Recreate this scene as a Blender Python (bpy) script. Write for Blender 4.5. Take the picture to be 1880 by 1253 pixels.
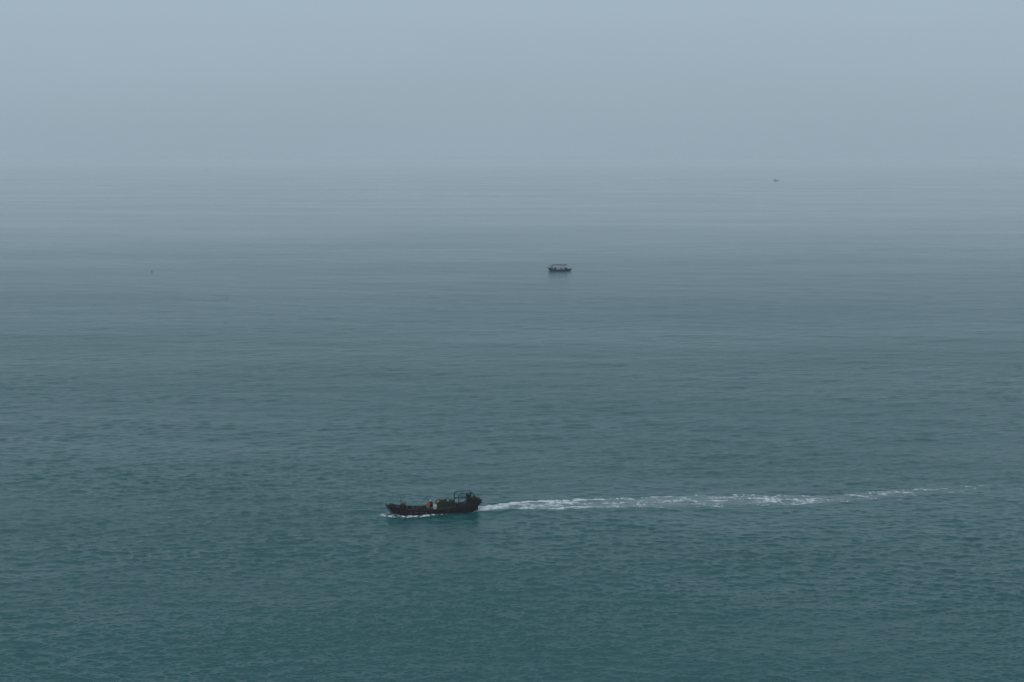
import bpy, math, random
import numpy as np
from mathutils import Vector, Matrix

for o in list(bpy.data.objects):
    bpy.data.objects.remove(o)
scene = bpy.context.scene
col = scene.collection
random.seed(7)
rad = math.radians

# ------------------------------------------------------------------ camera
CAM_H = 75.0
PITCH = 7.27                      # degrees below the horizontal
FPX = 1880 * 50.0 / 36.0          # focal length in pixels of the 1880 px wide photograph
cam_d = bpy.data.cameras.new('camera')
cam_d.lens = 50.0
cam_d.sensor_width = 36.0
cam_d.clip_start = 0.5
cam_d.clip_end = 300000.0
cam = bpy.data.objects.new('camera', cam_d)
col.objects.link(cam)
cam.location = (0, 0, CAM_H)
cam.rotation_euler = (rad(90 - PITCH), 0, 0)
scene.camera = cam

# ------------------------------------------------------------------ sky and sun
SUN_EL, SUN_AZ = 82.0, 160.0       # azimuth measured from +Y (the view direction) towards -X
SKY_LOW, SKY_HIGH = .905, 1.09
world = bpy.data.worlds.new('World')
scene.world = world
world.use_nodes = True
wn, wl = world.node_tree.nodes, world.node_tree.links
wn.clear()
out = wn.new('ShaderNodeOutputWorld')
bg = wn.new('ShaderNodeBackground')
sky = wn.new('ShaderNodeTexSky')
sky.sky_type = 'NISHITA'
sky.sun_disc = False
sky.sun_elevation = rad(SUN_EL)
sky.sun_rotation = rad(-SUN_AZ)
sky.altitude = 75
sky.air_density = 1.2
sky.dust_density = 4.0
sky.ozone_density = 1.0
# an even veil of thin overcast in front of the blue sky
veil = wn.new('ShaderNodeMix'); veil.data_type = 'RGBA'
veil.inputs[0].default_value = 0.90
veil.inputs[7].default_value = (3.85, 4.90, 5.88, 1)
wtc = wn.new('ShaderNodeTexCoord')
wmap = wn.new('ShaderNodeMapping'); wmap.inputs['Scale'].default_value = (1.2, 1.2, 5.0)
wno = wn.new('ShaderNodeTexNoise'); wno.inputs['Scale'].default_value = 2.0; wno.inputs['Detail'].default_value = 4
wmr = wn.new('ShaderNodeMapRange'); wmr.inputs[3].default_value = 0.95; wmr.inputs[4].default_value = 1.05
wmul = wn.new('ShaderNodeVectorMath'); wmul.operation = 'SCALE'
# the veil is a little denser and darker towards the horizon, as the photograph's sky is
wsep = wn.new('ShaderNodeSeparateXYZ'); wl.new(wtc.outputs['Generated'], wsep.inputs[0])
wgr = wn.new('ShaderNodeMapRange'); wgr.interpolation_type = 'SMOOTHERSTEP'
wgr.inputs[1].default_value = -.04; wgr.inputs[2].default_value = .20; wgr.inputs[3].default_value = SKY_LOW; wgr.inputs[4].default_value = SKY_HIGH
wl.new(wsep.outputs['Z'], wgr.inputs[0])
wm2 = wn.new('ShaderNodeMath'); wm2.operation = 'MULTIPLY'
wl.new(sky.outputs[0], veil.inputs[6])
wl.new(wtc.outputs['Generated'], wmap.inputs[0]); wl.new(wmap.outputs[0], wno.inputs['Vector'])
wl.new(wno.outputs[0], wmr.inputs[0])
wl.new(veil.outputs[2], wmul.inputs[0]); wl.new(wmr.outputs[0], wm2.inputs[0]); wl.new(wgr.outputs[0], wm2.inputs[1]); wl.new(wm2.outputs[0], wmul.inputs['Scale'])
wl.new(wmul.outputs[0], bg.inputs[0])
bg.inputs[1].default_value = 0.1
wl.new(bg.outputs[0], out.inputs[0])

sun_d = bpy.data.lights.new('sun', 'SUN')
sun_d.energy = 1.5
sun_d.angle = rad(60)
sun_d.color = (1.0, 0.985, 0.96)
sun = bpy.data.objects.new('sun', sun_d)
col.objects.link(sun)
sun.rotation_euler = (rad(90 - SUN_EL), 0, rad(180 + SUN_AZ))
# a sun lamp shines along its -Z: tilted to come from beyond the boats, high up
sd = Vector((-math.sin(rad(SUN_AZ)) * math.cos(rad(SUN_EL)), math.cos(rad(SUN_AZ)) * math.cos(rad(SUN_EL)), math.sin(rad(SUN_EL))))
sun.rotation_euler = sd.to_track_quat('Z', 'Y').to_euler()
sun.location = sd * 400

vs = scene.view_settings
vs.view_transform = 'Standard'; vs.look = 'None'; vs.exposure = -0.09; vs.gamma = 1.0
vs.use_curve_mapping = False
scene.render.engine = 'CYCLES'
scene.cycles.max_bounces = 10
scene.cycles.volume_bounces = 6
scene.cycles.transparent_max_bounces = 8

# ------------------------------------------------------------------ helpers
def ground(px, py, z=0.0):
    """point at height z that the photograph shows at pixel (px, py)"""
    cx, cy = (px - 940) / FPX, (626.5 - py) / FPX
    p = rad(PITCH)
    d = Vector((cx, math.cos(p) + cy * math.sin(p), -math.sin(p) + cy * math.cos(p)))
    t = (z - CAM_H) / d.z
    return Vector((0, 0, CAM_H)) + d * t

R_EARTH = 7.4e6                   # with the usual refraction
def drop(y): return -y * y / (2 * R_EARTH)
def sea_point(px, py):
    p = ground(px, py)
    for _ in range(4): p = ground(px, py, drop(p.y))
    return p

def tag(o, label=None, cat=None, group=None, kind=None):
    if label: o['label'] = label
    if cat: o['category'] = cat
    if group: o['group'] = group
    if kind: o['kind'] = kind
    return o

def empty(name, loc, rz=0.0):
    o = bpy.data.objects.new(name, None)
    col.objects.link(o)
    o.empty_display_size = 0.5
    o.location = loc
    o.rotation_euler = (0, 0, rz)
    return o

class MB:
    def __init__(self): self.v = []; self.f = []
    def add(self, vs_, fs_):
        b = len(self.v)
        self.v += [tuple(p) for p in vs_]
        self.f += [tuple(i + b for i in q) for q in fs_]
        return self
    def box(self, x0, x1, y0, y1, z0, z1, bev=0.0, top=1.0):
        cx, cy = (x0 + x1) / 2, (y0 + y1) / 2
        if bev <= 0:
            P = [(x0, y0, z0), (x1, y0, z0), (x1, y1, z0), (x0, y1, z0)]
            T = [(cx + (p[0] - cx) * top, cy + (p[1] - cy) * top, z1) for p in P]
            self.add(P + T, [(3, 2, 1, 0), (4, 5, 6, 7), (0, 1, 5, 4), (1, 2, 6, 5), (2, 3, 7, 6), (3, 0, 4, 7)])
            return self
        b = bev
        def ring(z, e, k):
            xa, xb, ya, yb = x0 + e, x1 - e, y0 + e, y1 - e
            r = [(xa + b, ya), (xb - b, ya), (xb, ya + b), (xb, yb - b), (xb - b, yb), (xa + b, yb), (xa, yb - b), (xa, ya + b)]
            return [(cx + (p[0] - cx) * k, cy + (p[1] - cy) * k, z) for p in r]
        R = [ring(z0, b * .6, 1), ring(z0 + b, 0, 1), ring(z1 - b, 0, top), ring(z1, b * .6, top)]
        V = sum(R, [])
        F = [tuple(range(7, -1, -1)), tuple(range(24, 32))]
        for k in range(3):
            for i in range(8):
                j = (i + 1) % 8
                F.append((k * 8 + i, k * 8 + j, k * 8 + 8 + j, k * 8 + 8 + i))
        self.add(V, F)
        return self
    def tube(self, pts, r, n=8, r2=None):
        pts = [Vector(p) for p in pts]
        V, F = [], []
        m = len(pts)
        for k, p in enumerate(pts):
            d = (pts[min(k + 1, m - 1)] - pts[max(k - 1, 0)]).normalized()
            a = Vector((0, 0, 1)) if abs(d.z) < .9 else Vector((1, 0, 0))
            u = d.cross(a).normalized(); w = d.cross(u)
            rr = r if r2 is None else r + (r2 - r) * k / (m - 1)
            for i in range(n):
                t = 2 * math.pi * i / n
                V.append(p + (u * math.cos(t) + w * math.sin(t)) * rr)
        for k in range(m - 1):
            for i in range(n):
                j = (i + 1) % n
                F.append((k * n + i, k * n + j, k * n + n + j, k * n + n + i))
        F.append(tuple(range(n - 1, -1, -1))); F.append(tuple(range((m - 1) * n, m * n)))
        return self.add(V, F)
    def lathe(self, prof, c=(0, 0, 0), n=16):
        V, F = [], []
        for (r, z) in prof:
            for i in range(n):
                t = 2 * math.pi * i / n
                V.append((c[0] + r * math.cos(t), c[1] + r * math.sin(t), c[2] + z))
        for k in range(len(prof) - 1):
            for i in range(n):
                j = (i + 1) % n
                F.append((k * n + i, k * n + j, k * n + n + j, k * n + n + i))
        F.append(tuple(range(n - 1, -1, -1))); F.append(tuple(range((len(prof) - 1) * n, len(prof) * n)))
        return self.add(V, F)
    def strip(self, A, B, thick=None):
        """quad strip between two equally long rows of points"""
        n = len(A)
        return self.add(list(A) + list(B), [(i, i + 1, n + i + 1, n + i) for i in range(n - 1)])
    def build(self, name, mat, parent=None, smooth=False):
        me = bpy.data.meshes.new(name)
        me.from_pydata([tuple(p) for p in self.v], [], self.f)
        me.materials.append(mat)
        if smooth: me.polygons.foreach_set('use_smooth', [True] * len(me.polygons))
        me.update()
        o = bpy.data.objects.new(name, me)
        col.objects.link(o)
        if parent: o.parent = parent
        return o

def np_mesh(name, V, F, mat, smooth=True):
    me = bpy.data.meshes.new(name)
    me.vertices.add(len(V)); me.vertices.foreach_set('co', V.astype(np.float32).ravel())
    k = F.shape[1]
    me.loops.add(F.size); me.loops.foreach_set('vertex_index', F.astype(np.int32).ravel())
    me.polygons.add(len(F))
    me.polygons.foreach_set('loop_start', np.arange(0, F.size, k, dtype=np.int32))
    me.polygons.foreach_set('loop_total', np.full(len(F), k, dtype=np.int32))
    if smooth: me.polygons.foreach_set('use_smooth', np.ones(len(F), dtype=bool))
    me.update(calc_edges=True)
    me.materials.append(mat)
    o = bpy.data.objects.new(name, me)
    col.objects.link(o)
    return o

# value noise ------------------------------------------------------
_lat = np.random.RandomState(11).rand(512, 512)
def vnoise(x, y):
    xi, yi = np.floor(x).astype(np.int64), np.floor(y).astype(np.int64)
    fx, fy = x - xi, y - yi
    fx = fx * fx * (3 - 2 * fx); fy = fy * fy * (3 - 2 * fy)
    a, b = xi & 511, (xi + 1) & 511
    c, d = yi & 511, (yi + 1) & 511
    return (_lat[a, c] * (1 - fx) + _lat[b, c] * fx) * (1 - fy) + (_lat[a, d] * (1 - fx) + _lat[b, d] * fx) * fy
def fbm(x, y, o=4):
    s, a, t = 0, .5, 0
    for k in range(o):
        s = s + a * vnoise(x * 2 ** k + 17.3 * k, y * 2 ** k + 31.7 * k); t += a; a *= .5
    return s / t
def sstep(a, b, x):
    t = np.clip((x - a) / (b - a), 0, 1)
    return t * t * (3 - 2 * t)

# ------------------------------------------------------------------ materials
def new_mat(name):
    m = bpy.data.materials.new(name); m.use_nodes = True
    return m, m.node_tree.nodes, m.node_tree.links, m.node_tree.nodes['Principled BSDF']

def paint(name, c, rough=.6, worn=None, scale=2.5, metal=0.0, amount=.5):
    """painted or bare surface with blotchy wear and a fine grain"""
    m, n, l, p = new_mat(name)
    tc = n.new('ShaderNodeTexCoord')
    no = n.new('ShaderNodeTexNoise'); no.inputs['Scale'].default_value = scale; no.inputs['Detail'].default_value = 7
    no.inputs['Roughness'].default_value = .65
    l.new(tc.outputs['Object'], no.inputs['Vector'])
    cr = n.new('ShaderNodeValToRGB')
    w = worn or tuple(x * 1.8 + .004 for x in c)
    cr.color_ramp.elements[0].position = amount - .12; cr.color_ramp.elements[0].color = (*c, 1)
    cr.color_ramp.elements[1].position = amount + .22; cr.color_ramp.elements[1].color = (*w, 1)
    l.new(no.outputs[0], cr.inputs[0]); l.new(cr.outputs[0], p.inputs['Base Color'])
    p.inputs['Roughness'].default_value = rough; p.inputs['Metallic'].default_value = metal
    p.inputs['Specular IOR Level'].default_value = .15
    bp = n.new('ShaderNodeBump'); bp.inputs['Strength'].default_value = .25; bp.inputs['Distance'].default_value = .02
    l.new(no.outputs[0], bp.inputs['Height']); l.new(bp.outputs[0], p.inputs['Normal'])
    return m

M = {
    'hull': paint('dark_maroon_paint', (.008, .002, .0025), .8, (.022, .007, .006)),
    'bottom': paint('dark_blue_bottom_paint', (.002, .0025, .010), .7, (.006, .006, .015)),
    'rail': paint('weathered_rail_wood', (.014, .007, .005), .8, (.045, .025, .02)),
    'deck': paint('wet_deck_wood', (.012, .009, .007), .8, (.03, .022, .017)),
    'steel': paint('dark_green_steel', (.002, .010, .011), .6, (.006, .014, .014)),
    'black': paint('black_iron', (.003, .003, .003), .7, (.012, .008, .006)),
    'house': paint('dark_green_paint', (.002, .008, .008), .7, (.006, .014, .013)),
    'tarp': paint('dark_green_tarpaulin', (.003, .013, .008), .8, (.014, .022, .010)),
    'net': paint('dark_fishing_net', (.005, .006, .004), .95, (.035, .022, .010), 6),
    'bluetarp': paint('dark_blue_tarpaulin', (.004, .005, .028), .7, (.010, .012, .05)),
    'orange': paint('faded_orange_plastic', (.50, .15, .01), .5, (.40, .12, .015)),
    'peach': paint('peach_canvas', (.40, .22, .14), .8, (.30, .16, .10)),
    'white': paint('dull_white_plastic', (.50, .52, .53), .5, (.36, .38, .38)),
    'grey': paint('grey_paint', (.16, .16, .17), .6, (.10, .10, .10)),
    'bluehull': paint('worn_blue_hull_paint', (.004, .018, .07), .7, (.010, .026, .08)),
    'canopy': paint('dark_awning_canvas', (.003, .007, .014), .9, (.008, .012, .02)),
    'pale': paint('pale_cabin_paint', (.62, .62, .66), .7, (.5, .48, .5)),
    'brown': paint('brown_rope', (.05, .045, .045), .9, (.09, .08, .075), 5),
}

def water_material():
    m, n, l, p = new_mat('sea_water')
    p.inputs['Base Color'].default_value = (.0002, .055, .057, 1)
    p.inputs['IOR'].default_value = 1.333
    p.inputs['Specular IOR Level'].default_value = .5
    geo = n.new('ShaderNodeNewGeometry')
    at = n.new('ShaderNodeAttribute'); at.attribute_name = 'coarse'
    af = n.new('ShaderNodeAttribute'); af.attribute_name = 'coarse_fine'
    def wave(sx, sy, ang, scale, detail, rough=.5):
        mp = n.new('ShaderNodeMapping'); mp.inputs['Scale'].default_value = (sx, sy, 1); mp.inputs['Rotation'].default_value = (0, 0, rad(ang))
        no = n.new('ShaderNodeTexNoise'); no.noise_dimensions = '2D'
        no.inputs['Scale'].default_value = scale; no.inputs['Detail'].default_value = detail; no.inputs['Roughness'].default_value = rough
        l.new(geo.outputs['Position'], mp.inputs[0]); l.new(mp.outputs[0], no.inputs['Vector'])
        return no.outputs[0]
    def math_(op, a, b):
        q = n.new('ShaderNodeMath'); q.operation = op
        for i, x in enumerate((a, b)):
            if isinstance(x, (int, float)): q.inputs[i].default_value = x
            else: l.new(x, q.inputs[i])
        return q.outputs[0]
    # wind patches: large slow variation of how ruffled the surface is
    patch = wave(.25, 1.0, 6, .012, 4, .55)
    pm = n.new('ShaderNodeMapRange'); pm.inputs[1].default_value = .3; pm.inputs[2].default_value = .7; pm.inputs[3].default_value = .35; pm.inputs[4].default_value = 1.6
    l.new(patch, pm.inputs[0])
    ac = n.new('ShaderNodeAttribute'); ac.attribute_name = 'calm'      # the open water further out is smoother
    fine = math_('MULTIPLY', pm.outputs[0], math_('SUBTRACT', 1.0, math_('MULTIPLY', ac.outputs['Fac'], .8)))
    rip = wave(.55, 1.0, 8, 2.2, 3, .6)          # ripples, about half a metre
    mid = wave(.40, 1.0, -6, .42, 2, .5)         # wavelets, two to three metres
    lng = wave(.35, 1.0, 5, .10, 2, .5)          # longer waves where the mesh is too coarse for them
    ar = n.new('ShaderNodeAttribute'); ar.attribute_name = 'ruffle'   # wind-ruffled near the shore, calmer further out
    l.new(ar.outputs['Fac'], p.inputs['Roughness'])
    h = math_('MULTIPLY', math_('MULTIPLY', rip, .07), fine)
    h = math_('ADD', h, math_('MULTIPLY', math_('MULTIPLY', mid, .38), at.outputs['Fac']))
    h = math_('ADD', h, math_('MULTIPLY', math_('MULTIPLY', lng, .55), at.outputs['Fac']))
    one = wave(.50, 1.0, 4, .95, 2, .5)          # wavelets of about a metre, with sharp little crests
    rid = math_('SUBTRACT', 1.0, math_('ABSOLUTE', math_('SUBTRACT', math_('MULTIPLY', one, 2.0), 1.0), 0))
    amp = math_('ADD', math_('MULTIPLY', af.outputs['Fac'], .05), .06)
    h = math_('ADD', h, math_('MULTIPLY', math_('MULTIPLY', rid, amp), fine))
    bp = n.new('ShaderNodeBump'); bp.inputs['Strength'].default_value = 1.0; bp.inputs['Filter Width'].default_value = .02; bp.inputs['Distance'].default_value = 1.0
    l.new(h, bp.inputs['Height']); l.new(bp.outputs[0], p.inputs['Normal'])
    return m
M['water'] = water_material()

def foam_material():
    """foam from solid white to a thin translucent film of bubbles; 'cover' says how much of the water it hides"""
    m, n, l, p = new_mat('sea_foam')
    at = n.new('ShaderNodeAttribute'); at.attribute_name = 'cover'
    cr = n.new('ShaderNodeValToRGB')
    cr.color_ramp.elements[0].position = .1; cr.color_ramp.elements[0].color = (.26, .36, .38, 1)
    cr.color_ramp.elements[1].position = .9; cr.color_ramp.elements[1].color = (.56, .61, .63, 1)
    l.new(at.outputs['Fac'], cr.inputs[0]); l.new(cr.outputs[0], p.inputs['Base Color'])
    l.new(at.outputs['Fac'], p.inputs['Alpha'])
    p.inputs['Roughness'].default_value = .6
    return m
M['foam'] = foam_material()

# ------------------------------------------------------------------ the sea
YAW = rad(12.0)                                   # the near boat points left and a little towards us
BOAT = ground(796.5, 942.0)
WP = [(872, 937), (940, 930.5), (1010, 929), (1100, 925), (1250, 922), (1400, 920), (1500, 917.5), (1600, 911), (1700, 903), (1790, 897), (1900, 893)]
WPATH = [ground(*p) for p in WP]
wpx = np.array([p.x for p in WPATH]); wpy = np.array([p.y for p in WPATH])
# half width of the wake in metres along it
WHW = np.array([2.5, 3.6, 5.0, 5.9, 6.2, 6.0, 4.6, 3.8, 3.6, 3.2, 2.5])

BANDS = []
def make_bands():
    rs = np.random.RandomState(3)
    #        shortest, longest, slope, direction (deg), spread power
    for lmin, lmax, slope, dirn, pw in ((.6, 1.2, .19, 98, 1.9), (1.2, 2.4, .14, 84, 2.2), (2.4, 5.2, .085, 94, 2.6),
                                        (5.2, 15, .032, 103, 2), (15, 47, .018, 80, 3)):
        N = 512
        dx = lmin / 5.3
        k = np.fft.fftfreq(N, dx)
        kx, ky = np.meshgrid(k, k, indexing='ij')
        kk = np.hypot(kx, ky) + 1e-9
        th = np.arctan2(ky, kx) - rad(dirn)
        w = ((kk > 1 / lmax) & (kk < 1 / lmin)) * np.abs(np.cos(th)) ** pw / kk ** 1.6
        z = (rs.randn(N, N) + 1j * rs.randn(N, N)) * w
        h = np.real(np.fft.ifft2(z))
        gx = np.gradient(h, dx, axis=0); gy = np.gradient(h, dx, axis=1)
        h *= slope / np.sqrt((gx ** 2 + gy ** 2).mean())
        BANDS.append((math.sqrt(lmin * lmax), dx, h))
make_bands()

def tile(h, dx, x, y):
    N = h.shape[0]
    u, v = x / dx, y / dx
    i, j = np.floor(u).astype(np.int64), np.floor(v).astype(np.int64)
    fu, fv = u - i, v - j
    i0, i1, j0, j1 = i % N, (i + 1) % N, j % N, (j + 1) % N
    return (h[i0, j0] * (1 - fu) + h[i1, j0] * fu) * (1 - fv) + (h[i0, j1] * (1 - fu) + h[i1, j1] * fu) * fv

ROWS = 960
def row_step(y):
    """length in y between two mesh rows at distance y"""
    return np.maximum(.14, y * y / (1422.0 * CAM_H) * .53)

def boat_local(x, y):
    dx_, dy_ = x - BOAT.x, y - BOAT.y
    return dx_ * math.cos(YAW) + dy_ * math.sin(YAW), -dx_ * math.sin(YAW) + dy_ * math.cos(YAW)

def wake_uv(x, y):
    yc = np.interp(x, wpx, wpy); hw = np.interp(x, wpx, WHW)
    return (y - yc) * .98, hw

def sea_height(x, y):
    d = np.maximum(y, 120.0)
    st = row_step(d)
    h = np.zeros_like(x)
    gust = .25 + 1.5 * fbm(x / 60 + 5, y / 30 + 9, 3)
    for k, (lam, dx, t) in enumerate(BANDS):
        w = sstep(1.8, 3.2, lam / st)
        h += tile(t, dx, x + 31.7 * k, y + 17.9 * k) * w * (gust if k < 3 else 1)
    # the wake: choppier water and a low wave along its near edge
    v, hw = wake_uv(x, y)
    on = (x > wpx[0]) & (y < 420)
    fade = np.where(on, np.exp(-(x - wpx[0]) / 90.0), 0)
    h += fade * .22 * np.exp(-((v + hw * 1.12) / .9) ** 2)
    h += fade * .10 * np.exp(-((v - hw * 1.05) / .9) ** 2)
    # the bow wave
    bx, by = boat_local(x, y)
    s = bx + 9.6
    arm = np.abs(np.abs(by) - (.3 + np.clip(s, -2, 40) * .17 + .25))
    h += np.where((s > -2.2) & (s < 26) & (y < 420), .42 * np.exp(-(arm / .55) ** 2) * np.exp(-np.maximum(s, 0) / 7.0) * sstep(-2.2, -.4, s), 0)
    return h + drop(y)

def make_sea():
    ys = [4.0, 20, 50, 90, 130, 165]
    y = 185.0
    while y < 44000:
        ys.append(y)
        y += min(float(row_step(np.array(y))), y * .06)
    ys = np.array(ys)
    t = np.concatenate([[-12, -5, -2.5, -1.5, -1.0, -.75, -.60, -.50], np.linspace(-.45, .45, 1130), [.50, .60, .75, 1.0, 1.5, 2.5, 5, 12]])
    X = t[None, :] * np.maximum(ys, 150.0)[:, None]
    Y = np.repeat(ys[:, None], len(t), 1)
    Z = sea_height(X.ravel(), Y.ravel()).reshape(X.shape)
    Z[:6] = 0; Z[:, :8] = drop(Y[:, :8]); Z[:, -8:] = drop(Y[:, -8:])
    V = np.stack([X, Y, Z], -1).reshape(-1, 3)
    nr, nc = X.shape
    idx = np.arange(nr * nc).reshape(nr, nc)
    F = np.stack([idx[:-1, :-1], idx[:-1, 1:], idx[1:, 1:], idx[1:, :-1]], -1).reshape(-1, 4)
    o = np_mesh('sea', V, F, M['water'])
    st = row_step(np.maximum(V[:, 1], 120.0))
    c = 1 - sstep(1.8, 3.2, 2.4 / st)
    vx, vy = V[:, 0], V[:, 1]
    lg = np.log(np.maximum(vy * (1 + .35 * (fbm(vx / 600 + 2, vy / 200 + 6, 3) - .5)), 100.0))
    calm = sstep(math.log(550), math.log(2200), lg)
    ruf = np.interp(lg, np.log([200, 300, 420, 560, 900, 1500, 2600, 5000]), [.13, .17, .26, .26, .18, .11, .085, .08])
    ruf += (fbm(vx / 110 + 4, vy / 50 + 3, 4) - .5) * (.12 - .06 * sstep(400, 900, vy)) * sstep(3500, 1200, vy)
    # slicks and wind lanes on the far water
    ruf += (fbm(vx / 300 + 7, np.log(np.maximum(vy, 100.0)) * 26 + vx / 2500, 4) - .5) * .12 * sstep(800, 1500, vy) * sstep(20000, 8000, vy)
    a = o.data.attributes.new('calm', 'FLOAT', 'POINT')
    a.data.foreach_set('value', calm.astype(np.float32))
    a = o.data.attributes.new('ruffle', 'FLOAT', 'POINT')
    a.data.foreach_set('value', np.clip(ruf, .05, .5).astype(np.float32))
    c = c * (1 - .75 * calm)
    a = o.data.attributes.new('coarse_fine', 'FLOAT', 'POINT')
    a.data.foreach_set('value', (1 - sstep(1.8, 3.2, .85 / st)).astype(np.float32))
    a = o.data.attributes.new('coarse', 'FLOAT', 'POINT')
    a.data.foreach_set('value', c.astype(np.float32))
    print('sea rows', nr, 'cols', nc, flush=True)
    return tag(o, kind='structure')
make_sea()

# ------------------------------------------------------------------ foam: cells of a fine grid kept where the foam is
def foam_grid(name, P, cover, mat):
    """P: (n,m,3) grid of points on the water; cover: (n,m) how dense the foam is there"""
    n, m = P.shape[:2]
    keep = np.maximum.reduce([cover[:-1, :-1], cover[1:, :-1], cover[:-1, 1:], cover[1:, 1:]]) > .03
    idx = np.arange(n * m).reshape(n, m)
    F = np.stack([idx[:-1, :-1], idx[1:, :-1], idx[1:, 1:], idx[:-1, 1:]], -1)[keep]
    used = np.unique(F)
    re = np.full(n * m, -1, dtype=np.int64); re[used] = np.arange(len(used))
    o = np_mesh(name, P.reshape(-1, 3)[used], re[F], mat)
    a = o.data.attributes.new('cover', 'FLOAT', 'POINT')
    a.data.foreach_set('value', cover.ravel()[used].astype(np.float32))
    return o

def make_wake():
    x0, x1 = wpx[0] - .4, wpx[-1]
    step = .14
    gx = np.arange(x0, x1, step)
    gv = np.arange(-1.25, 1.25, .026)
    X = np.repeat(gx[:, None], len(gv), 1)
    hw = np.interp(gx, wpx, WHW)[:, None]
    yc = np.interp(gx, wpx, wpy)[:, None]
    Vn = np.repeat(gv[None, :], len(gx), 0)
    wob = .18 * (fbm(X / 9, X * 0 + 3.1, 3) - .5) * 2
    Y = yc + Vn * hw
    s = X - x0                                                # metres behind the stern
    vv = Vn + wob
    lat = vv * hw
    n1 = fbm(X / 3.2, Y / .9, 4)                               # streaks
    n2 = fbm(X / .9 + 40, Y / .45 + 7, 3)                      # lacework
    big = fbm(X / 14 + 3, Y / 5 + 8, 3)
    inside = sstep(1.05, .8, np.abs(vv))
    # boiling foam right behind the stern, thinning out into streaks and lace
    core = np.exp(-s / 11.0) * .24 * np.exp(-(vv / .8) ** 4)
    far_edge = np.exp(-((vv - .70) / .15) ** 2) * (sstep(4, 12, s) * sstep(50, 28, s) * .26 + .05 * sstep(95, 50, s))
    mid_ = np.exp(-((vv + .05) / .28) ** 2) * sstep(10, 24, s) * sstep(105, 45, s) * .15
    near_edge = np.exp(-((vv + .75) / .18) ** 2) * sstep(45, 5, s) * .10
    base = .14 * sstep(70, 10, s) + .10 * sstep(140, 80, s) + .07 + .08 * sstep(45, 65, s) * sstep(120, 95, s)
    D = inside * (core + far_edge + mid_ + near_edge + base) + (big - .5) * .26 * inside
    f = .50 * n1 + .30 * n2 + .20 * fbm(X / .5 + 11, Y / 1.6 + 5, 2)
    thr = .655 - .50 * np.clip(D, 0, 1.0)
    cover = sstep(-.09, .20, f - thr) * .80
    film = (.30 * np.exp(-s / 25.0) + .26 * sstep(150, 70, s) + .10) * (.55 + .9 * (n1 - .3)) * sstep(1.0, .55, np.abs(vv))
    cover = np.clip(np.maximum(cover, film), 0, .95) * inside
    cover *= .5 + .5 * sstep(140, 80, s)
    Z = sea_height(X.ravel(), Y.ravel()).reshape(X.shape) + .05 + .12 * cover * n2
    P = np.stack([X, Y, Z], -1)
    o = foam_grid('wake_foam', P, cover, M['foam'])
    tag(o, 'long streaky white foam wake trailing right behind the dark cargo boat', 'wake', kind='stuff')
make_wake()

def hull_half(s):
    return np.interp(s, [0, .05, .12, .25, .5, .75, .9, 1.0], [.35, .95, 1.5, 2.0, 2.15, 2.1, 1.75, 1.35])

def make_bow_foam():
    step = .07
    gx = np.arange(-13.2, 10.4, step); gy = np.arange(-5.2, 3.2, step)
    X, Y = np.meshgrid(gx, gy, indexing='ij')
    s = (X + 10.2) / 20.4
    b = np.where((X > -9.0) & (X < 9.2), hull_half(s) * .86, 0)
    b = np.minimum(b, np.interp(X, [-9.0, -8.0, -6.5, 6.5, 9.2], [0, .9, 1.9, 1.9, .9]))
    dist = np.abs(Y) - b                                        # metres off the hull side
    u = X + 9.4                                                 # metres behind the stem at the waterline
    n1 = fbm(X / 1.1 + 9, Y / .5, 3); n2 = fbm(X / .35, Y / .3 + 3, 2)
    width = np.interp(u, [-2.6, -.6, 1, 4, 7, 9, 12, 19], [.25, .7, 1.0, .8, 1.5, 1.2, .55, .6])
    side = sstep(1, .3, dist / width) * (dist > -.12)
    strength = np.interp(u, [-2.9, -2.3, 0, 3, 4.5, 6, 8.5, 11, 14, 19], [0, .3, .6, .55, .42, .72, .72, .40, .42, .40])
    # diverging arm of the bow wave on either side
    arm = np.exp(-((np.abs(Y) - (.35 + .42 * np.clip(u + 2.2, 0, 30))) / .45) ** 2) * np.interp(u, [-2.6, -2.2, 0, 2.5, 5], [0, .45, .6, .3, 0])
    D = np.maximum(side * strength, arm)
    D = np.where(dist < -.12, 0, D)
    cover = sstep(-.08, .14, (.5 * n1 + .5 * n2) - (.76 - .55 * D)) * .92
    cover = np.maximum(cover, .3 * sstep(.1, .8, D)) * sstep(.03, .15, D)
    c, q = math.cos(YAW), math.sin(YAW)
    WX, WY = BOAT.x + X * c - Y * q, BOAT.y + X * q + Y * c
    Z = sea_height(WX.ravel(), WY.ravel()).reshape(X.shape) + .05 + .16 * D * n1
    o = foam_grid('bow_wave_foam', np.stack([WX, WY, Z], -1), cover, M['foam'])
    tag(o, 'white bow wave foam lapping along the hull of the dark cargo boat', 'foam', kind='stuff')
make_bow_foam()

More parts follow.
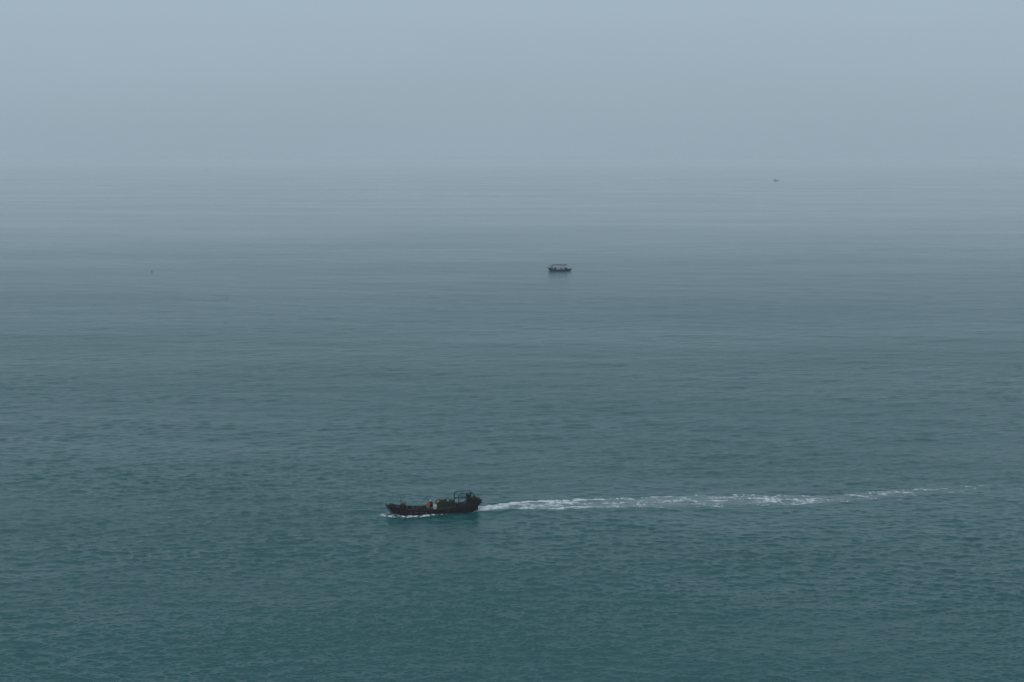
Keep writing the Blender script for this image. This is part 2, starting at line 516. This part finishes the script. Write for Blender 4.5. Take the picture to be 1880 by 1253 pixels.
# ------------------------------------------------------------------ hulls
def make_hull(root, L, stations, split, mats, deck_drop, bow_rake, stern_rake, draft=.8, capw=.16, strake=True):
    """stations: (s, half beam, sheer height). Local x runs from the bow (-L/2) to the stern (+L/2)."""
    S = np.linspace(0, 1, 33)
    st = np.array(stations)
    B = np.interp(S, st[:, 0], st[:, 1]); Hs = np.interp(S, st[:, 0], st[:, 2])
    for _ in range(2):
        B[1:-1] = (B[:-2] + 2 * B[1:-1] + B[2:]) / 4; Hs[1:-1] = (Hs[:-2] + 2 * Hs[1:-1] + Hs[2:]) / 4
    def px(s, z, sh):
        zf = 1 - max(min(z / sh, 1), -.25)
        x = (s - .5) * L
        if s < .15: x += bow_rake * (1 - s / .15) * zf
        if s > .85: x -= stern_rake * ((s - .85) / .15) * zf
        return x
    def pt(k, z, side):
        sh = Hs[k]
        prof = np.interp(z, [-draft, -.3, 0, split, .6 * sh + .1, sh], [.35, .74, .85, .91, .96, 1.0])
        s = S[k]
        end = 1.0
        if s < .12: end = np.interp(z, [-draft, sh], [.12, 1.0]) + (1 - np.interp(z, [-draft, sh], [.12, 1.0])) * (s / .12)
        if s > .88: end = 1 - (s - .88) / .12 * (1 - z / sh if z < sh else 0) * .35
        return (px(s, z, sh), side * B[k] * prof * end, z)
    n = len(S)
    def skin(levels, name, mat):
        mb = MB()
        for side in (-1, 1):
            rows = [[pt(k, lv(k), side) for k in range(n)] for lv in levels]
            for a, b in zip(rows[:-1], rows[1:]):
                if side < 0: mb.strip(a, b)
                else: mb.strip(b, a)
        for k, fl in ((0, 1), (n - 1, -1)):
            R = [[pt(k, lv(k), sd) for lv in levels] for sd in (-1, 1)]
            if fl > 0: mb.strip(R[0], R[1])
            else: mb.strip(R[1], R[0])
        return mb.build(name, mat, root, True)
    skin([lambda k: -draft, lambda k: -.3, lambda k: 0.0, lambda k: split], 'hull_bottom', mats[0])
    skin([lambda k: split, lambda k: split + (Hs[k] - split) * .35, lambda k: split + (Hs[k] - split) * .7, lambda k: Hs[k]], 'hull_side', mats[1])
    # inner side of the bulwark and the deck
    inn, dk = MB(), MB()
    dz = [max(.45, Hs[k] - deck_drop) for k in range(n)]
    th = .11
    for side in (-1, 1):
        a = [(px(S[k], Hs[k], Hs[k]) + (th if k == 0 else -th if k == n - 1 else 0), side * max(B[k] - th, .05), Hs[k]) for k in range(n)]
        b = [(p[0] + (bow_rake * .3 if k == 0 else -stern_rake * .3 if k == n - 1 else 0), p[1] * .97, dz[k]) for k, p in enumerate(a)]
        if side < 0: inn.strip(b, a); da = b
        else: inn.strip(a, b); db = b
    dk.strip(da, db)
    inn.build('bulwark_inside', mats[1], root, True)
    dk.build('deck', mats[3], root)
    # capping rail round the edge
    for side in (-1, 1):
        cap = MB()
        o_ = [(px(S[k], Hs[k], Hs[k]), side * (B[k] + .04), Hs[k]) for k in range(n)]
        i_ = [(p[0], side * max(abs(p[1]) - capw - .04, .02), p[2]) for p in o_]
        up = lambda P, d: [(p[0], p[1], p[2] + d) for p in P]
        cap.strip(up(o_, .07), up(i_, .07)); cap.strip(up(o_, -.02), up(o_, .07)); cap.strip(up(i_, .07), up(i_, -.02)); cap.strip(up(i_, -.02), up(o_, -.02))
        cap.build('capping_rail', mats[2], root)
        if strake:
            sk = MB()
            pts = []
            for k in range(1, n - 1):
                z = split + (Hs[k] - split) * .62
                p = pt(k, z, side); pts.append((p[0], p[1] + side * .03, p[2]))
            sk.tube(pts, .06, 6)
            sk.build('rubbing_strake', mats[2], root)
    # top pieces closing the bow and the stern
    for k, name in ((0, 'bow_beam'), (n - 1, 'stern_beam')):
        x = px(S[k], Hs[k], Hs[k])
        MB().box(x - .10, x + .14, -B[k] - .08, B[k] + .08, Hs[k] - .16, Hs[k] + .10, .03).build(name, mats[2], root)
    return (lambda s: float(np.interp(s, S, B))), (lambda s: float(np.interp(s, S, Hs))), (lambda s: float(np.interp(s, S, dz))), pt, S, Hs

def heap(name, mat, loc, lx, ly, h, seed, rz=0, flat=.45, rough=.35, parent=None, nx=26, ny=16):
    """a lumpy pile or a tarpaulin thrown over cargo"""
    u = np.linspace(-1, 1, nx); v = np.linspace(-1, 1, ny)
    U, W = np.meshgrid(u, v, indexing='ij')
    r = np.maximum(np.abs(U) ** 3, np.abs(W) ** 3)
    r = (np.abs(U) ** 3.2 + np.abs(W) ** 3.2) ** (1 / 3.2)
    z = np.clip((1 - r) / (1 - flat), 0, 1)
    z = z * z * (3 - 2 * z)
    nz = fbm(U * 2.2 * lx / 2 + seed * 7.7, W * 2.2 * ly / 2 + seed * 3.1, 4)
    z = z * (1 - rough + rough * 2 * nz)
    z[0] = z[-1] = 0; z[:, 0] = z[:, -1] = 0
    wx = (fbm(U * 3 + seed, W * 3 + 5, 2) - .5) * .25
    V = np.stack([U * lx / 2 * (1 + wx * .3), W * ly / 2 * (1 + wx * .4), z * h - .02], -1).reshape(-1, 3)
    idx = np.arange(nx * ny).reshape(nx, ny)
    F = np.stack([idx[:-1, :-1], idx[1:, :-1], idx[1:, 1:], idx[:-1, 1:]], -1).reshape(-1, 4)
    bot = idx.ravel()
    o = np_mesh(name, V, F, mat)
    o.location = loc; o.rotation_euler = (0, 0, rz)
    if parent: o.parent = parent
    return o

# ------------------------------------------------------------------ the near cargo boat
boat = empty('cargo_boat', (BOAT.x, BOAT.y, 0.0), YAW)
tag(boat, 'dark maroon wooden cargo boat under way nearest to us, with pipe gantry over its stern', 'boat', 'boats on the sea')
L1 = 20.1
hb, hs, hd, hpt, HS, HH = make_hull(boat, L1,
    [(0, .45, 2.15), (.05, .95, 2.05), (.12, 1.5, 1.75), (.22, 1.95, 1.35), (.35, 2.1, 1.12), (.5, 2.15, 1.15), (.65, 2.12, 1.28), (.8, 1.98, 1.5), (.9, 1.75, 1.78), (1, 1.4, 2.1)],
    .34, (M['bottom'], M['hull'], M['rail'], M['deck']), .6, 1.35, 1.45)

def on_boat(x, y, z):
    return Vector((BOAT.x + x * math.cos(YAW) - y * math.sin(YAW), BOAT.y + x * math.sin(YAW) + y * math.cos(YAW), z))

AFT = [0.0]
def bp_(mb, name, mat, smooth=False, parent=boat):
    o = mb.build(name, M[mat], parent, smooth)
    if parent is boat: o.location.x = AFT[0]
    return o

# stem post, bow bitts and fairlead
bp_(MB().tube([(-10.3, 0, 2.35), (-9.9, 0, 1.55), (-9.1, 0, .3), (-8.9, 0, -.4)], .11, 6), 'stem_post', 'hull')
for sy in (-.5, .5):
    bp_(MB().box(-9.35, -9.1, sy - .12, sy + .12, 1.4, 2.5, .03), 'bow_bitt', 'black')
bp_(MB().box(-9.28, -9.16, -.8, .8, 2.18, 2.32, .03), 'bow_bitt_bar', 'black')
# raised foredeck planking and bow shield
bp_(MB().box(-8.9, -7.6, -1.1, 1.1, 1.45, 1.72, .04), 'foredeck_locker', 'hull')
# freeing ports: pale boards painting the light that shows through slots in the bulwark, outside (near side) and inside (far side)
for x, w in ((-5.15, .42), (-4.1, .62), (-2.95, .55), (-1.95, .4)):
    s = x / L1 + .5
    y = hb(s) * .965
    bp_(MB().box(x - w / 2, x + w / 2, -y - .035, -y + .02, .60, .74), 'painted_slot_light', 'grey')
for x, w in ((-5.6, .5), (-4.3, .75), (-3.4, .4)):
    s = x / L1 + .5
    y = hb(s) - .2
    bp_(MB().box(x - w / 2, x + w / 2, y - .02, y + .05, hs(s) - .36, hs(s) - .12), 'painted_slot_light', 'grey')
# mast pole with a thin aerial beside it
bp_(MB().tube([(-7.05, .1, .9), (-7.05, .1, 4.0)], .075, 6, .05), 'mast', 'black')
bp_(MB().tube([(-7.25, .6, .9), (-7.3, .6, 4.3)], .018, 5, .012), 'aerial', 'grey')
# windlass
wl_ = bp_(MB().box(-6.9, -5.9, -.75, .75, .6, 1.35, .06), 'windlass', 'rail')
bp_(MB().tube([(-6.5, -.95, 1.75), (-6.5, .95, 1.75)], .48, 12), 'windlass_drum', 'net', True)
for sy in (-.85, .85):
    bp_(MB().box(-6.75, -6.25, sy - .06, sy + .06, .6, 2.3, .03), 'windlass_cheek', 'black')
bp_(MB().tube([(-6.12, .2, 1.2), (-6.12, .2, 2.75)], .07, 6, .09), 'samson_post', 'steel')
# low hatch coaming amidships
bp_(MB().box(-1.6, 5.0, -1.45, 1.45, .5, 1.22, .05), 'hold_coaming', 'house')
# pipe gantry over the stern
zt = 4.16
AFT[0] = -.28                     # the gear from here on stands a little further forward
def pipe(name, pts, r=.085, mat='steel'): return bp_(MB().tube(pts, r, 8), name, mat, True)
def bend(p, q, r, c):
    return [p + (q - p) * t for t in ()]
gy = 1.28
pipe('gantry_post', [(5.45, -gy, .7), (5.45, -gy, 3.71), (5.50, -gy, 3.93), (5.62, -gy, 4.05), (5.85, -gy, zt)])
pipe('gantry_post', [(4.95, gy, .7), (4.95, gy, 3.71), (5.0, gy, 3.93), (5.12, gy, 4.05), (5.4, gy, zt)])
pipe('gantry_post', [(8.75, -gy, 1.2), (8.75, -gy, 3.88), (8.68, -gy, 4.03), (8.5, -gy, zt)], .075)
pipe('gantry_post', [(8.55, gy, 1.2), (8.55, gy, 3.88), (8.48, gy, 4.03), (8.3, gy, zt)], .075)
pipe('gantry_side_rail', [(5.85, -gy, zt), (8.5, -gy, zt)], .075)
pipe('gantry_side_rail', [(5.4, gy, zt), (8.3, gy, zt)], .075)
pipe('gantry_cross_bar', [(6.5, -gy, zt + .05), (6.3, gy, zt + .05)], .06)
pipe('gantry_cross_bar', [(8.5, -gy, zt + .05), (8.3, gy, zt + .05)], .06)
pipe('gantry_brace', [(4.95, gy, 2.72), (8.0, gy, 2.75)], .10)
pipe('gantry_brace', [(5.45, -gy, 2.95), (8.3, -gy * .98, 3.02)], .05)
# steering shelter and engine casing at the stern
sh = MB()
prof = [(6.2, .9), (6.35, 1.35), (7.0, 1.75), (7.45, 2.3), (7.6, 3.0), (8.1, 3.15), (8.5, 2.85), (9.4, 2.85), (9.45, 1.4), (9.2, .9)]
for y in (-1.15, 1.15): sh.v += [(x, y, z) for x, z in prof]
k = len(prof)
sh.f.append(tuple(range(k))); sh.f.append(tuple(range(2 * k - 1, k - 1, -1)))
sh.f += [((i + 1) % k, i, k + i, k + (i + 1) % k) for i in range(k)]
sc = bp_(sh, 'steering_shelter', 'house')
bp_(MB().box(8.6, 8.95, -1.2, -1.14, 1.75, 2.45), 'shelter_hatch', 'black', parent=sc)
bp_(MB().box(7.5, 9.1, -1.17, -1.145, 1.05, 1.2), 'shelter_trim', 'rail', parent=sc)
reel = bp_(MB().tube([(7.75, -.55, 3.4), (7.75, .55, 3.4)], .26, 14), 'rope_reel', 'net', True)
for sy in (-.6, .6):
    bp_(MB().tube([(7.75, sy - .03, 3.4), (7.75, sy + .03, 3.4)], .38, 14), 'reel_flange', 'black')
pipe('exhaust_pipe', [(8.25, .3, 2.8), (8.3, .3, 3.9), (8.45, .3, 4.05)], .1, 'black')
pipe('reel_strut', [(7.7, -.6, 3.4), (8.35, -.6, 2.8)], .06, 'black')
pipe('reel_strut', [(7.7, .6, 3.4), (8.35, .6, 2.8)], .06, 'black')
# lockers and the slanting stern gallery
bp_(MB().box(8.95, 9.55, -1.0, .9, 1.8, 3.1, .05), 'stern_locker', 'net')
for sy in (-1.25, -.4, .45, 1.25):
    bp_(MB().tube([(9.15, sy, 1.35), (10.45, sy * .95, 2.45)], .08, 6), 'gallery_rib', 'black')
bp_(MB().tube([(10.45, -1.35, 2.45), (10.45, 1.35, 2.45)], .1, 8), 'gallery_bar', 'black')
bp_(MB().tube([(9.75, -1.35, 2.72), (9.75, 1.35, 2.72)], .09, 8), 'gallery_bar', 'black')
for sy in (-1.3, 1.3):
    bp_(MB().tube([(9.3, sy, 2.9), (9.75, sy, 2.72), (10.45, sy, 2.45)], .08, 6), 'gallery_handrail', 'black')
bp_(MB().box(9.2, 9.9, -.08, .08, -.8, 1.1, .02), 'rudder', 'hull')
AFT[0] = 0.0
for i in range(3):
    x = -1.0 + i * 3.6
    s = x / L1 + .5
    t = bp_(MB().lathe([(.10, -.16), (.23, -.15), (.30, -.05), (.30, .05), (.23, .15), (.10, .16)], n=14), 'tyre_fender', 'black', True)
    t.rotation_euler = (rad(90), 0, 0); t.location = (x, -hb(s) - .14, .72)

# ------------------------------------------------------------------ things carried on the near boat
def put(o, x, y, z, rz=0.0):
    o.location = on_boat(x, y, z); o.rotation_euler = (0, 0, YAW + rz); return o

o = heap('tarpaulin_heap', M['tarp'], on_boat(2.5, .1, 1.2), 5.2, 2.8, 1.40, 2.0, YAW, .66, .42, nx=44, ny=24)
tag(o, 'dark green tarpaulin pulled over the cargo amidships on the near boat', 'tarpaulin')
o = heap('net_heap', M['net'], on_boat(-2.6, .3, .5), 2.6, 2.4, 1.1, 5.0, YAW, .2, .3)
tag(o, 'low dark pile of netting on the open deck ahead of the orange crate', 'net')
o = heap('rope_heap', M['net'], on_boat(5.9, .2, .75), 2.0, 2.2, 1.25, 9.0, YAW, .25, .3)
tag(o, 'brownish pile of rope and netting under the pipe gantry', 'rope')
o = heap('blue_tarpaulin', M['bluetarp'], on_boat(-7.75, -.3, 1.15), 1.5, 1.9, .95, 13.0, YAW, .35, .25)
tag(o, 'dark blue tarpaulin bundle on the foredeck of the near boat', 'tarpaulin')
o = heap('bow_rope_heap', M['net'], on_boat(-8.75, .2, 1.70), 1.1, 1.3, .75, 17.0, YAW, .2, .35)
tag(o, 'dark coiled rope heap on the bow of the near boat', 'rope')

def barrel(x, y, z, r_, h_, mat, label):
    b = empty('barrel', (0, 0, 0))
    MB().lathe([(r_ * .93, 0), (r_, .04), (r_, h_ * .32), (r_ * 1.04, h_ * .34), (r_, h_ * .36), (r_, h_ * .64), (r_ * 1.04, h_ * .66), (r_, h_ * .68), (r_, h_ - .05), (r_ * .95, h_)], n=16).build('barrel_body', M[mat], b, True)
    MB().lathe([(r_ * .8, h_ - .03), (r_ * .8, h_ + .02), (r_ * .2, h_ + .03)], n=14).build('barrel_lid', M['black'], b, True)
    put(b, x, y, z); tag(b, label, 'barrel', 'barrels on the near boat')
barrel(4.9, -1.2, 1.22, .33, .95, 'tarp', 'dark green barrel at the rear end of the green tarpaulin')
barrel(6.1, -1.15, .9, .33, .95, 'black', 'black barrel under the pipe gantry beside its near post')
barrel(-4.6, .9, .5, .32, .9, 'bluetarp', 'dark blue barrel on the open foredeck behind the windlass')
o = heap('hatch_net', M['net'], on_boat(-4.3, -.4, .5), 2.0, 2.2, .75, 41.0, YAW, .4, .4)
tag(o, 'low net pile on deck between the windlass and the dark netting', 'net')

def crate(name, mat, w, d, h):
    r = empty(name, (0, 0, 0))
    b = MB()
    b.box(-w / 2, w / 2, -d / 2, d / 2, 0, h * .12)
    for (x0, x1, y0, y1) in ((-w / 2, w / 2, -d / 2, -d / 2 + .04), (-w / 2, w / 2, d / 2 - .04, d / 2), (-w / 2, -w / 2 + .04, -d / 2 + .04, d / 2 - .04), (w / 2 - .04, w / 2, -d / 2 + .04, d / 2 - .04)):
        b.box(x0, x1, y0, y1, h * .125, h * .9)
    b.build('crate_body', M[mat], r)
    rim = MB()
    for (x0, x1, y0, y1) in ((-w / 2 - .03, w / 2 + .03, -d / 2 - .03, -d / 2 + .05), (-w / 2 - .03, w / 2 + .03, d / 2 - .05, d / 2 + .03), (-w / 2 - .03, -w / 2 + .05, -d / 2 + .052, d / 2 - .052), (w / 2 - .05, w / 2 + .03, -d / 2 + .052, d / 2 - .052)):
        rim.box(x0, x1, y0, y1, h * .902, h)
    rim.build('crate_rim', M[mat], r)
    return r
c = put(crate('stowage_box', 'grey', .66, .8, .42), -1.25, -.2, 1.24)
tag(c, 'grey white box under the orange crate amidships', 'box')
c = put(crate('plastic_crate', 'orange', .68, .82, .56), -1.25, -.2, 1.68, .06)
tag(c, 'bright orange plastic crate on top of the grey white box', 'crate')
f = MB().lathe([(.02, 0), (.12, .04), (.17, .16), (.17, .30), (.12, .42), (.05, .48)], n=14).build('float', M['white'], None, True)
put(f, -.72, 0, 2.42)
d_ = MB().box(-.35, .35, -.4, .4, 0, 1.2, .05).build('battery_locker', M['black']); put(d_, -.62, .1, 1.22)
tag(d_, 'black upright locker at the front end of the green tarpaulin', 'locker')
tag(f, 'small white float standing on the black locker amidships', 'float')
dr = empty('drum', (0, 0, 0))
MB().lathe([(.36, 0), (.40, .05), (.41, .3), (.39, .33), (.41, .36), (.41, .66), (.39, .69), (.41, .72), (.38, .9), (.26, .98)], n=18).build('drum_body', M['white'], dr, True)
MB().lathe([(.27, .98), (.27, 1.06), (.1, 1.08)], n=16).build('drum_lid', M['peach'], dr, True)
put(dr, .05, -1.28, 1.16)
tag(dr, 'rounded white plastic drum with peach lid at the near edge of the green tarpaulin', 'drum')
for i, (x, y, z, lx, m_, lab) in enumerate(((.95, -.2, 2.32, .85, 'orange', 'orange sack lying on the front end of the green tarpaulin'), (2.95, -.5, 2.45, .8, 'peach', 'peach coloured sack lying on top of the green tarpaulin'),
                                            (-.55, -1.0, 1.20, .75, 'brown', 'brown sack lying beside the white drum on the near boat'))):
    s_ = heap('sack', M[m_], on_boat(x, y, z), lx, .6, .42, 21.0 + i, YAW + .3, .2, .2, nx=14, ny=10)
    tag(s_, lab, 'sack')

# ------------------------------------------------------------------ the middle-distance boat
P2 = sea_point(1027.5, 498.2)
b2 = empty('fishing_boat', P2, rad(4))
tag(b2, 'blue fishing boat with a long dark awning, alone in the middle distance', 'boat', 'boats on the sea')
L2 = 16.6
# local x runs left (high stern) to right (bow)
make_hull(b2, L2, [(0, 1.0, 2.6), (.06, 1.3, 2.2), (.15, 1.6, 1.7), (.3, 1.85, 1.3), (.5, 1.95, 1.15), (.7, 1.9, 1.2), (.85, 1.5, 1.35), (.95, .9, 1.5), (1, .4, 1.6)],
          .3, (M['bluehull'], M['bluehull'], M['canopy'], M['deck']), .5, 1.5, 1.0)
def q(mb, name, mat, smooth=False, parent=b2): return mb.build(name, M[mat], parent, smooth)
aw = MB()
xs = np.linspace(-5.2, 2.3, 12); A = [(x, -1.5, 4.15 + .12 * math.sin((x + 5.2) / 7.5 * math.pi)) for x in xs]; Bm = [(x, 0, 4.5 + .1 * math.sin((x + 5.2) / 7.5 * math.pi)) for x in xs]; Cc = [(x, 1.5, a[2]) for x, a in zip(xs, A)]
dn = lambda R: [(p[0], p[1], p[2] - .14) for p in R]
aw.strip(A, Bm); aw.strip(Bm, Cc); aw.strip(dn(Bm), dn(A)); aw.strip(dn(Cc), dn(Bm)); aw.strip(dn(A), A); aw.strip(Cc, dn(Cc))
q(aw, 'awning', 'canopy')
for x in (-5.0, -1.4, 2.2):
    for y in (-1.4, 1.4):
        q(MB().tube([(x, y, .9), (x, y, 4.15)], .045, 6), 'awning_post', 'black')
q(MB().tube([(2.2, 0, 4.55), (4.9, 0, 4.75)], .07, 6), 'ridge_pole', 'black')
q(MB().tube([(1.6, -.2, 2.4), (4.3, -.2, 4.45)], .13, 8, .22), 'derrick', 'steel')
q(MB().box(3.5, 4.3, -.45, .05, 4.0, 4.7, .06), 'derrick_head', 'black')
q(MB().tube([(4.6, 0, .9), (4.75, 0, 4.7)], .07, 6), 'mast', 'grey')
cab = q(MB().box(-2.4, 2.9, -1.0, 1.0, .8, 3.0, .08), 'cabin', 'pale')
for x in (-1.6, -.2, 1.2):
    q(MB().box(x - .3, x + .3, -1.03, -.98, 2.05, 2.6), 'cabin_window', 'grey', parent=cab)
q(MB().box(-6.4, -5.4, -.6, .6, 1.3, 2.7, .1, .85), 'stern_winch', 'black')
q(MB().tube([(-5.95, 0, 2.6), (-5.9, 0, 4.45)], .26, 8, .14), 'exhaust_stack', 'black')
q(MB().tube([(-4.75, -.4, 1.2), (-4.7, -.4, 3.5)], .30, 8, .20), 'samson_post', 'black')
q(MB().tube([(-5.0, -.9, 2.9), (-4.4, .9, 2.9)], .12, 6), 'samson_bar', 'black')
q(MB().box(-3.7, -2.5, -.9, .9, 1.0, 2.55, .08, .85), 'engine_casing', 'canopy')
q(MB().tube([(4.75, 0, 4.65), (8.1, 0, 1.75)], .03, 5), 'forestay', 'black')
q(MB().tube([(-5.9, 0, 4.4), (-8.0, 0, 2.9)], .03, 5), 'backstay', 'black')
q(MB().tube([(-7.9, 0, 2.3), (-8.1, 0, 3.1)], .12, 6), 'rudder_head', 'black')
def put2(o, x, y, z):
    c_, s_ = math.cos(rad(4)), math.sin(rad(4))
    o.location = (P2.x + x * c_ - y * s_, P2.y + x * s_ + y * c_, z + P2.z); o.rotation_euler = (0, 0, rad(4)); return o
o = heap('rope_pile', M['brown'], (0, 0, 0), 3.2, 1.6, 1.25, 31.0, 0, .45, .35, nx=16, ny=10); put2(o, .9, -1.05, .8)
tag(o, 'brown rope pile before the pale cabin of the blue fishing boat', 'rope')
o = heap('net_pile', M['canopy'], (0, 0, 0), 3.6, 2.4, 1.55, 35.0, 0, .45, .35, nx=20, ny=12); put2(o, 4.2, -.1, .75)
tag(o, 'dark pile of nets on the foredeck of the blue fishing boat', 'net')

# ------------------------------------------------------------------ the far boats, small at this distance
def far_boat(name, p, L, h, label, flip=1, cab=(-.42, .02, .55)):
    r = empty(name, p, rad(3) * flip)
    tag(r, label, 'boat', 'boats on the sea')
    make_hull(r, L, [(0, 1.6, 2.9), (.1, 2.2, 2.4), (.3, 2.6, 1.9), (.6, 2.6, 1.9), (.85, 2.0, 2.3), (1, .5, 3.0)], .4,
              (M['bottom'], M['hull'], M['rail'], M['deck']), .6, 1.2, 1.5, strake=False)
    MB().box(cab[0] * L, cab[1] * L, -1.7, 1.7, 1.4, h * .68, .1).build('deckhouse', M['house'], r)
    MB().box(cab[0] * L + 1, cab[1] * L - 1.5, -1.5, 1.5, h * .69, h, .1, .85).build('wheelhouse', M['house'], r)
    MB().tube([(cab[1] * L - 2, 0, h), (cab[1] * L - 2, 0, h + 2.2)], .15, 6).build('mast', M['black'], r)
    MB().box(.22 * L, .40 * L, -1.6, 1.6, 1.4, h * .55, .1).build('fore_casing', M['house'], r)
    return r
far_boat('trawler', sea_point(1425, 332.3), 21.5, 5.8, 'tiny hazy boat far off below the horizon at right')
far_boat('distant_ship', sea_point(380, 312.3), 33, 8.0, 'faint grey ship fading into the haze at upper left', -1)

# ------------------------------------------------------------------ floats and a marker
def marker(name, p, s, label, cat, flag=True):
    r = empty(name, p)
    MB().lathe([(.1 * s, -.25 * s), (.36 * s, -.12 * s), (.42 * s, .15 * s), (.3 * s, .42 * s), (.1 * s, .5 * s)], n=14).build('float_body', M['black'], r, True)
    MB().tube([(0, 0, .45 * s), (.03 * s, 0, 2.0 * s)], .06 * s, 6).build('pole', M['black'], r)
    if flag:
        fl = MB(); fl.box(-.34 * s, .34 * s, -.06 * s, .06 * s, 1.0 * s, 1.75 * s, .02)
        fl.build('flag', M['canopy'], r)
    tag(r, label, cat, 'floats on the water')
    return r
marker('marker_buoy', sea_point(279, 502), .95, 'small dark marker buoy with flag on the water at left', 'buoy')
marker('net_float', sea_point(417, 548), .75, 'tiny dark net float below and right of the marker buoy', 'float', False)

# ------------------------------------------------------------------ the haze over the sea
me = bpy.data.meshes.new('haze')
hb_ = MB().box(-560000, 560000, -600, 46500, -140.0, 79.0)
me.from_pydata(hb_.v, [], hb_.f)
hm = bpy.data.materials.new('haze_air'); hm.use_nodes = True
hn, hl = hm.node_tree.nodes, hm.node_tree.links
hn.clear()
ho = hn.new('ShaderNodeOutputMaterial'); hv = hn.new('ShaderNodeVolumePrincipled')
hv.inputs['Color'].default_value = (.92, .97, 1.0, 1)
hv.inputs['Density'].default_value = 1.35e-4
hv.inputs['Anisotropy'].default_value = .12
hl.new(hv.outputs[0], ho.inputs['Volume'])
me.materials.append(hm)
haze = bpy.data.objects.new('haze', me)
col.objects.link(haze)
tag(haze, kind='stuff')
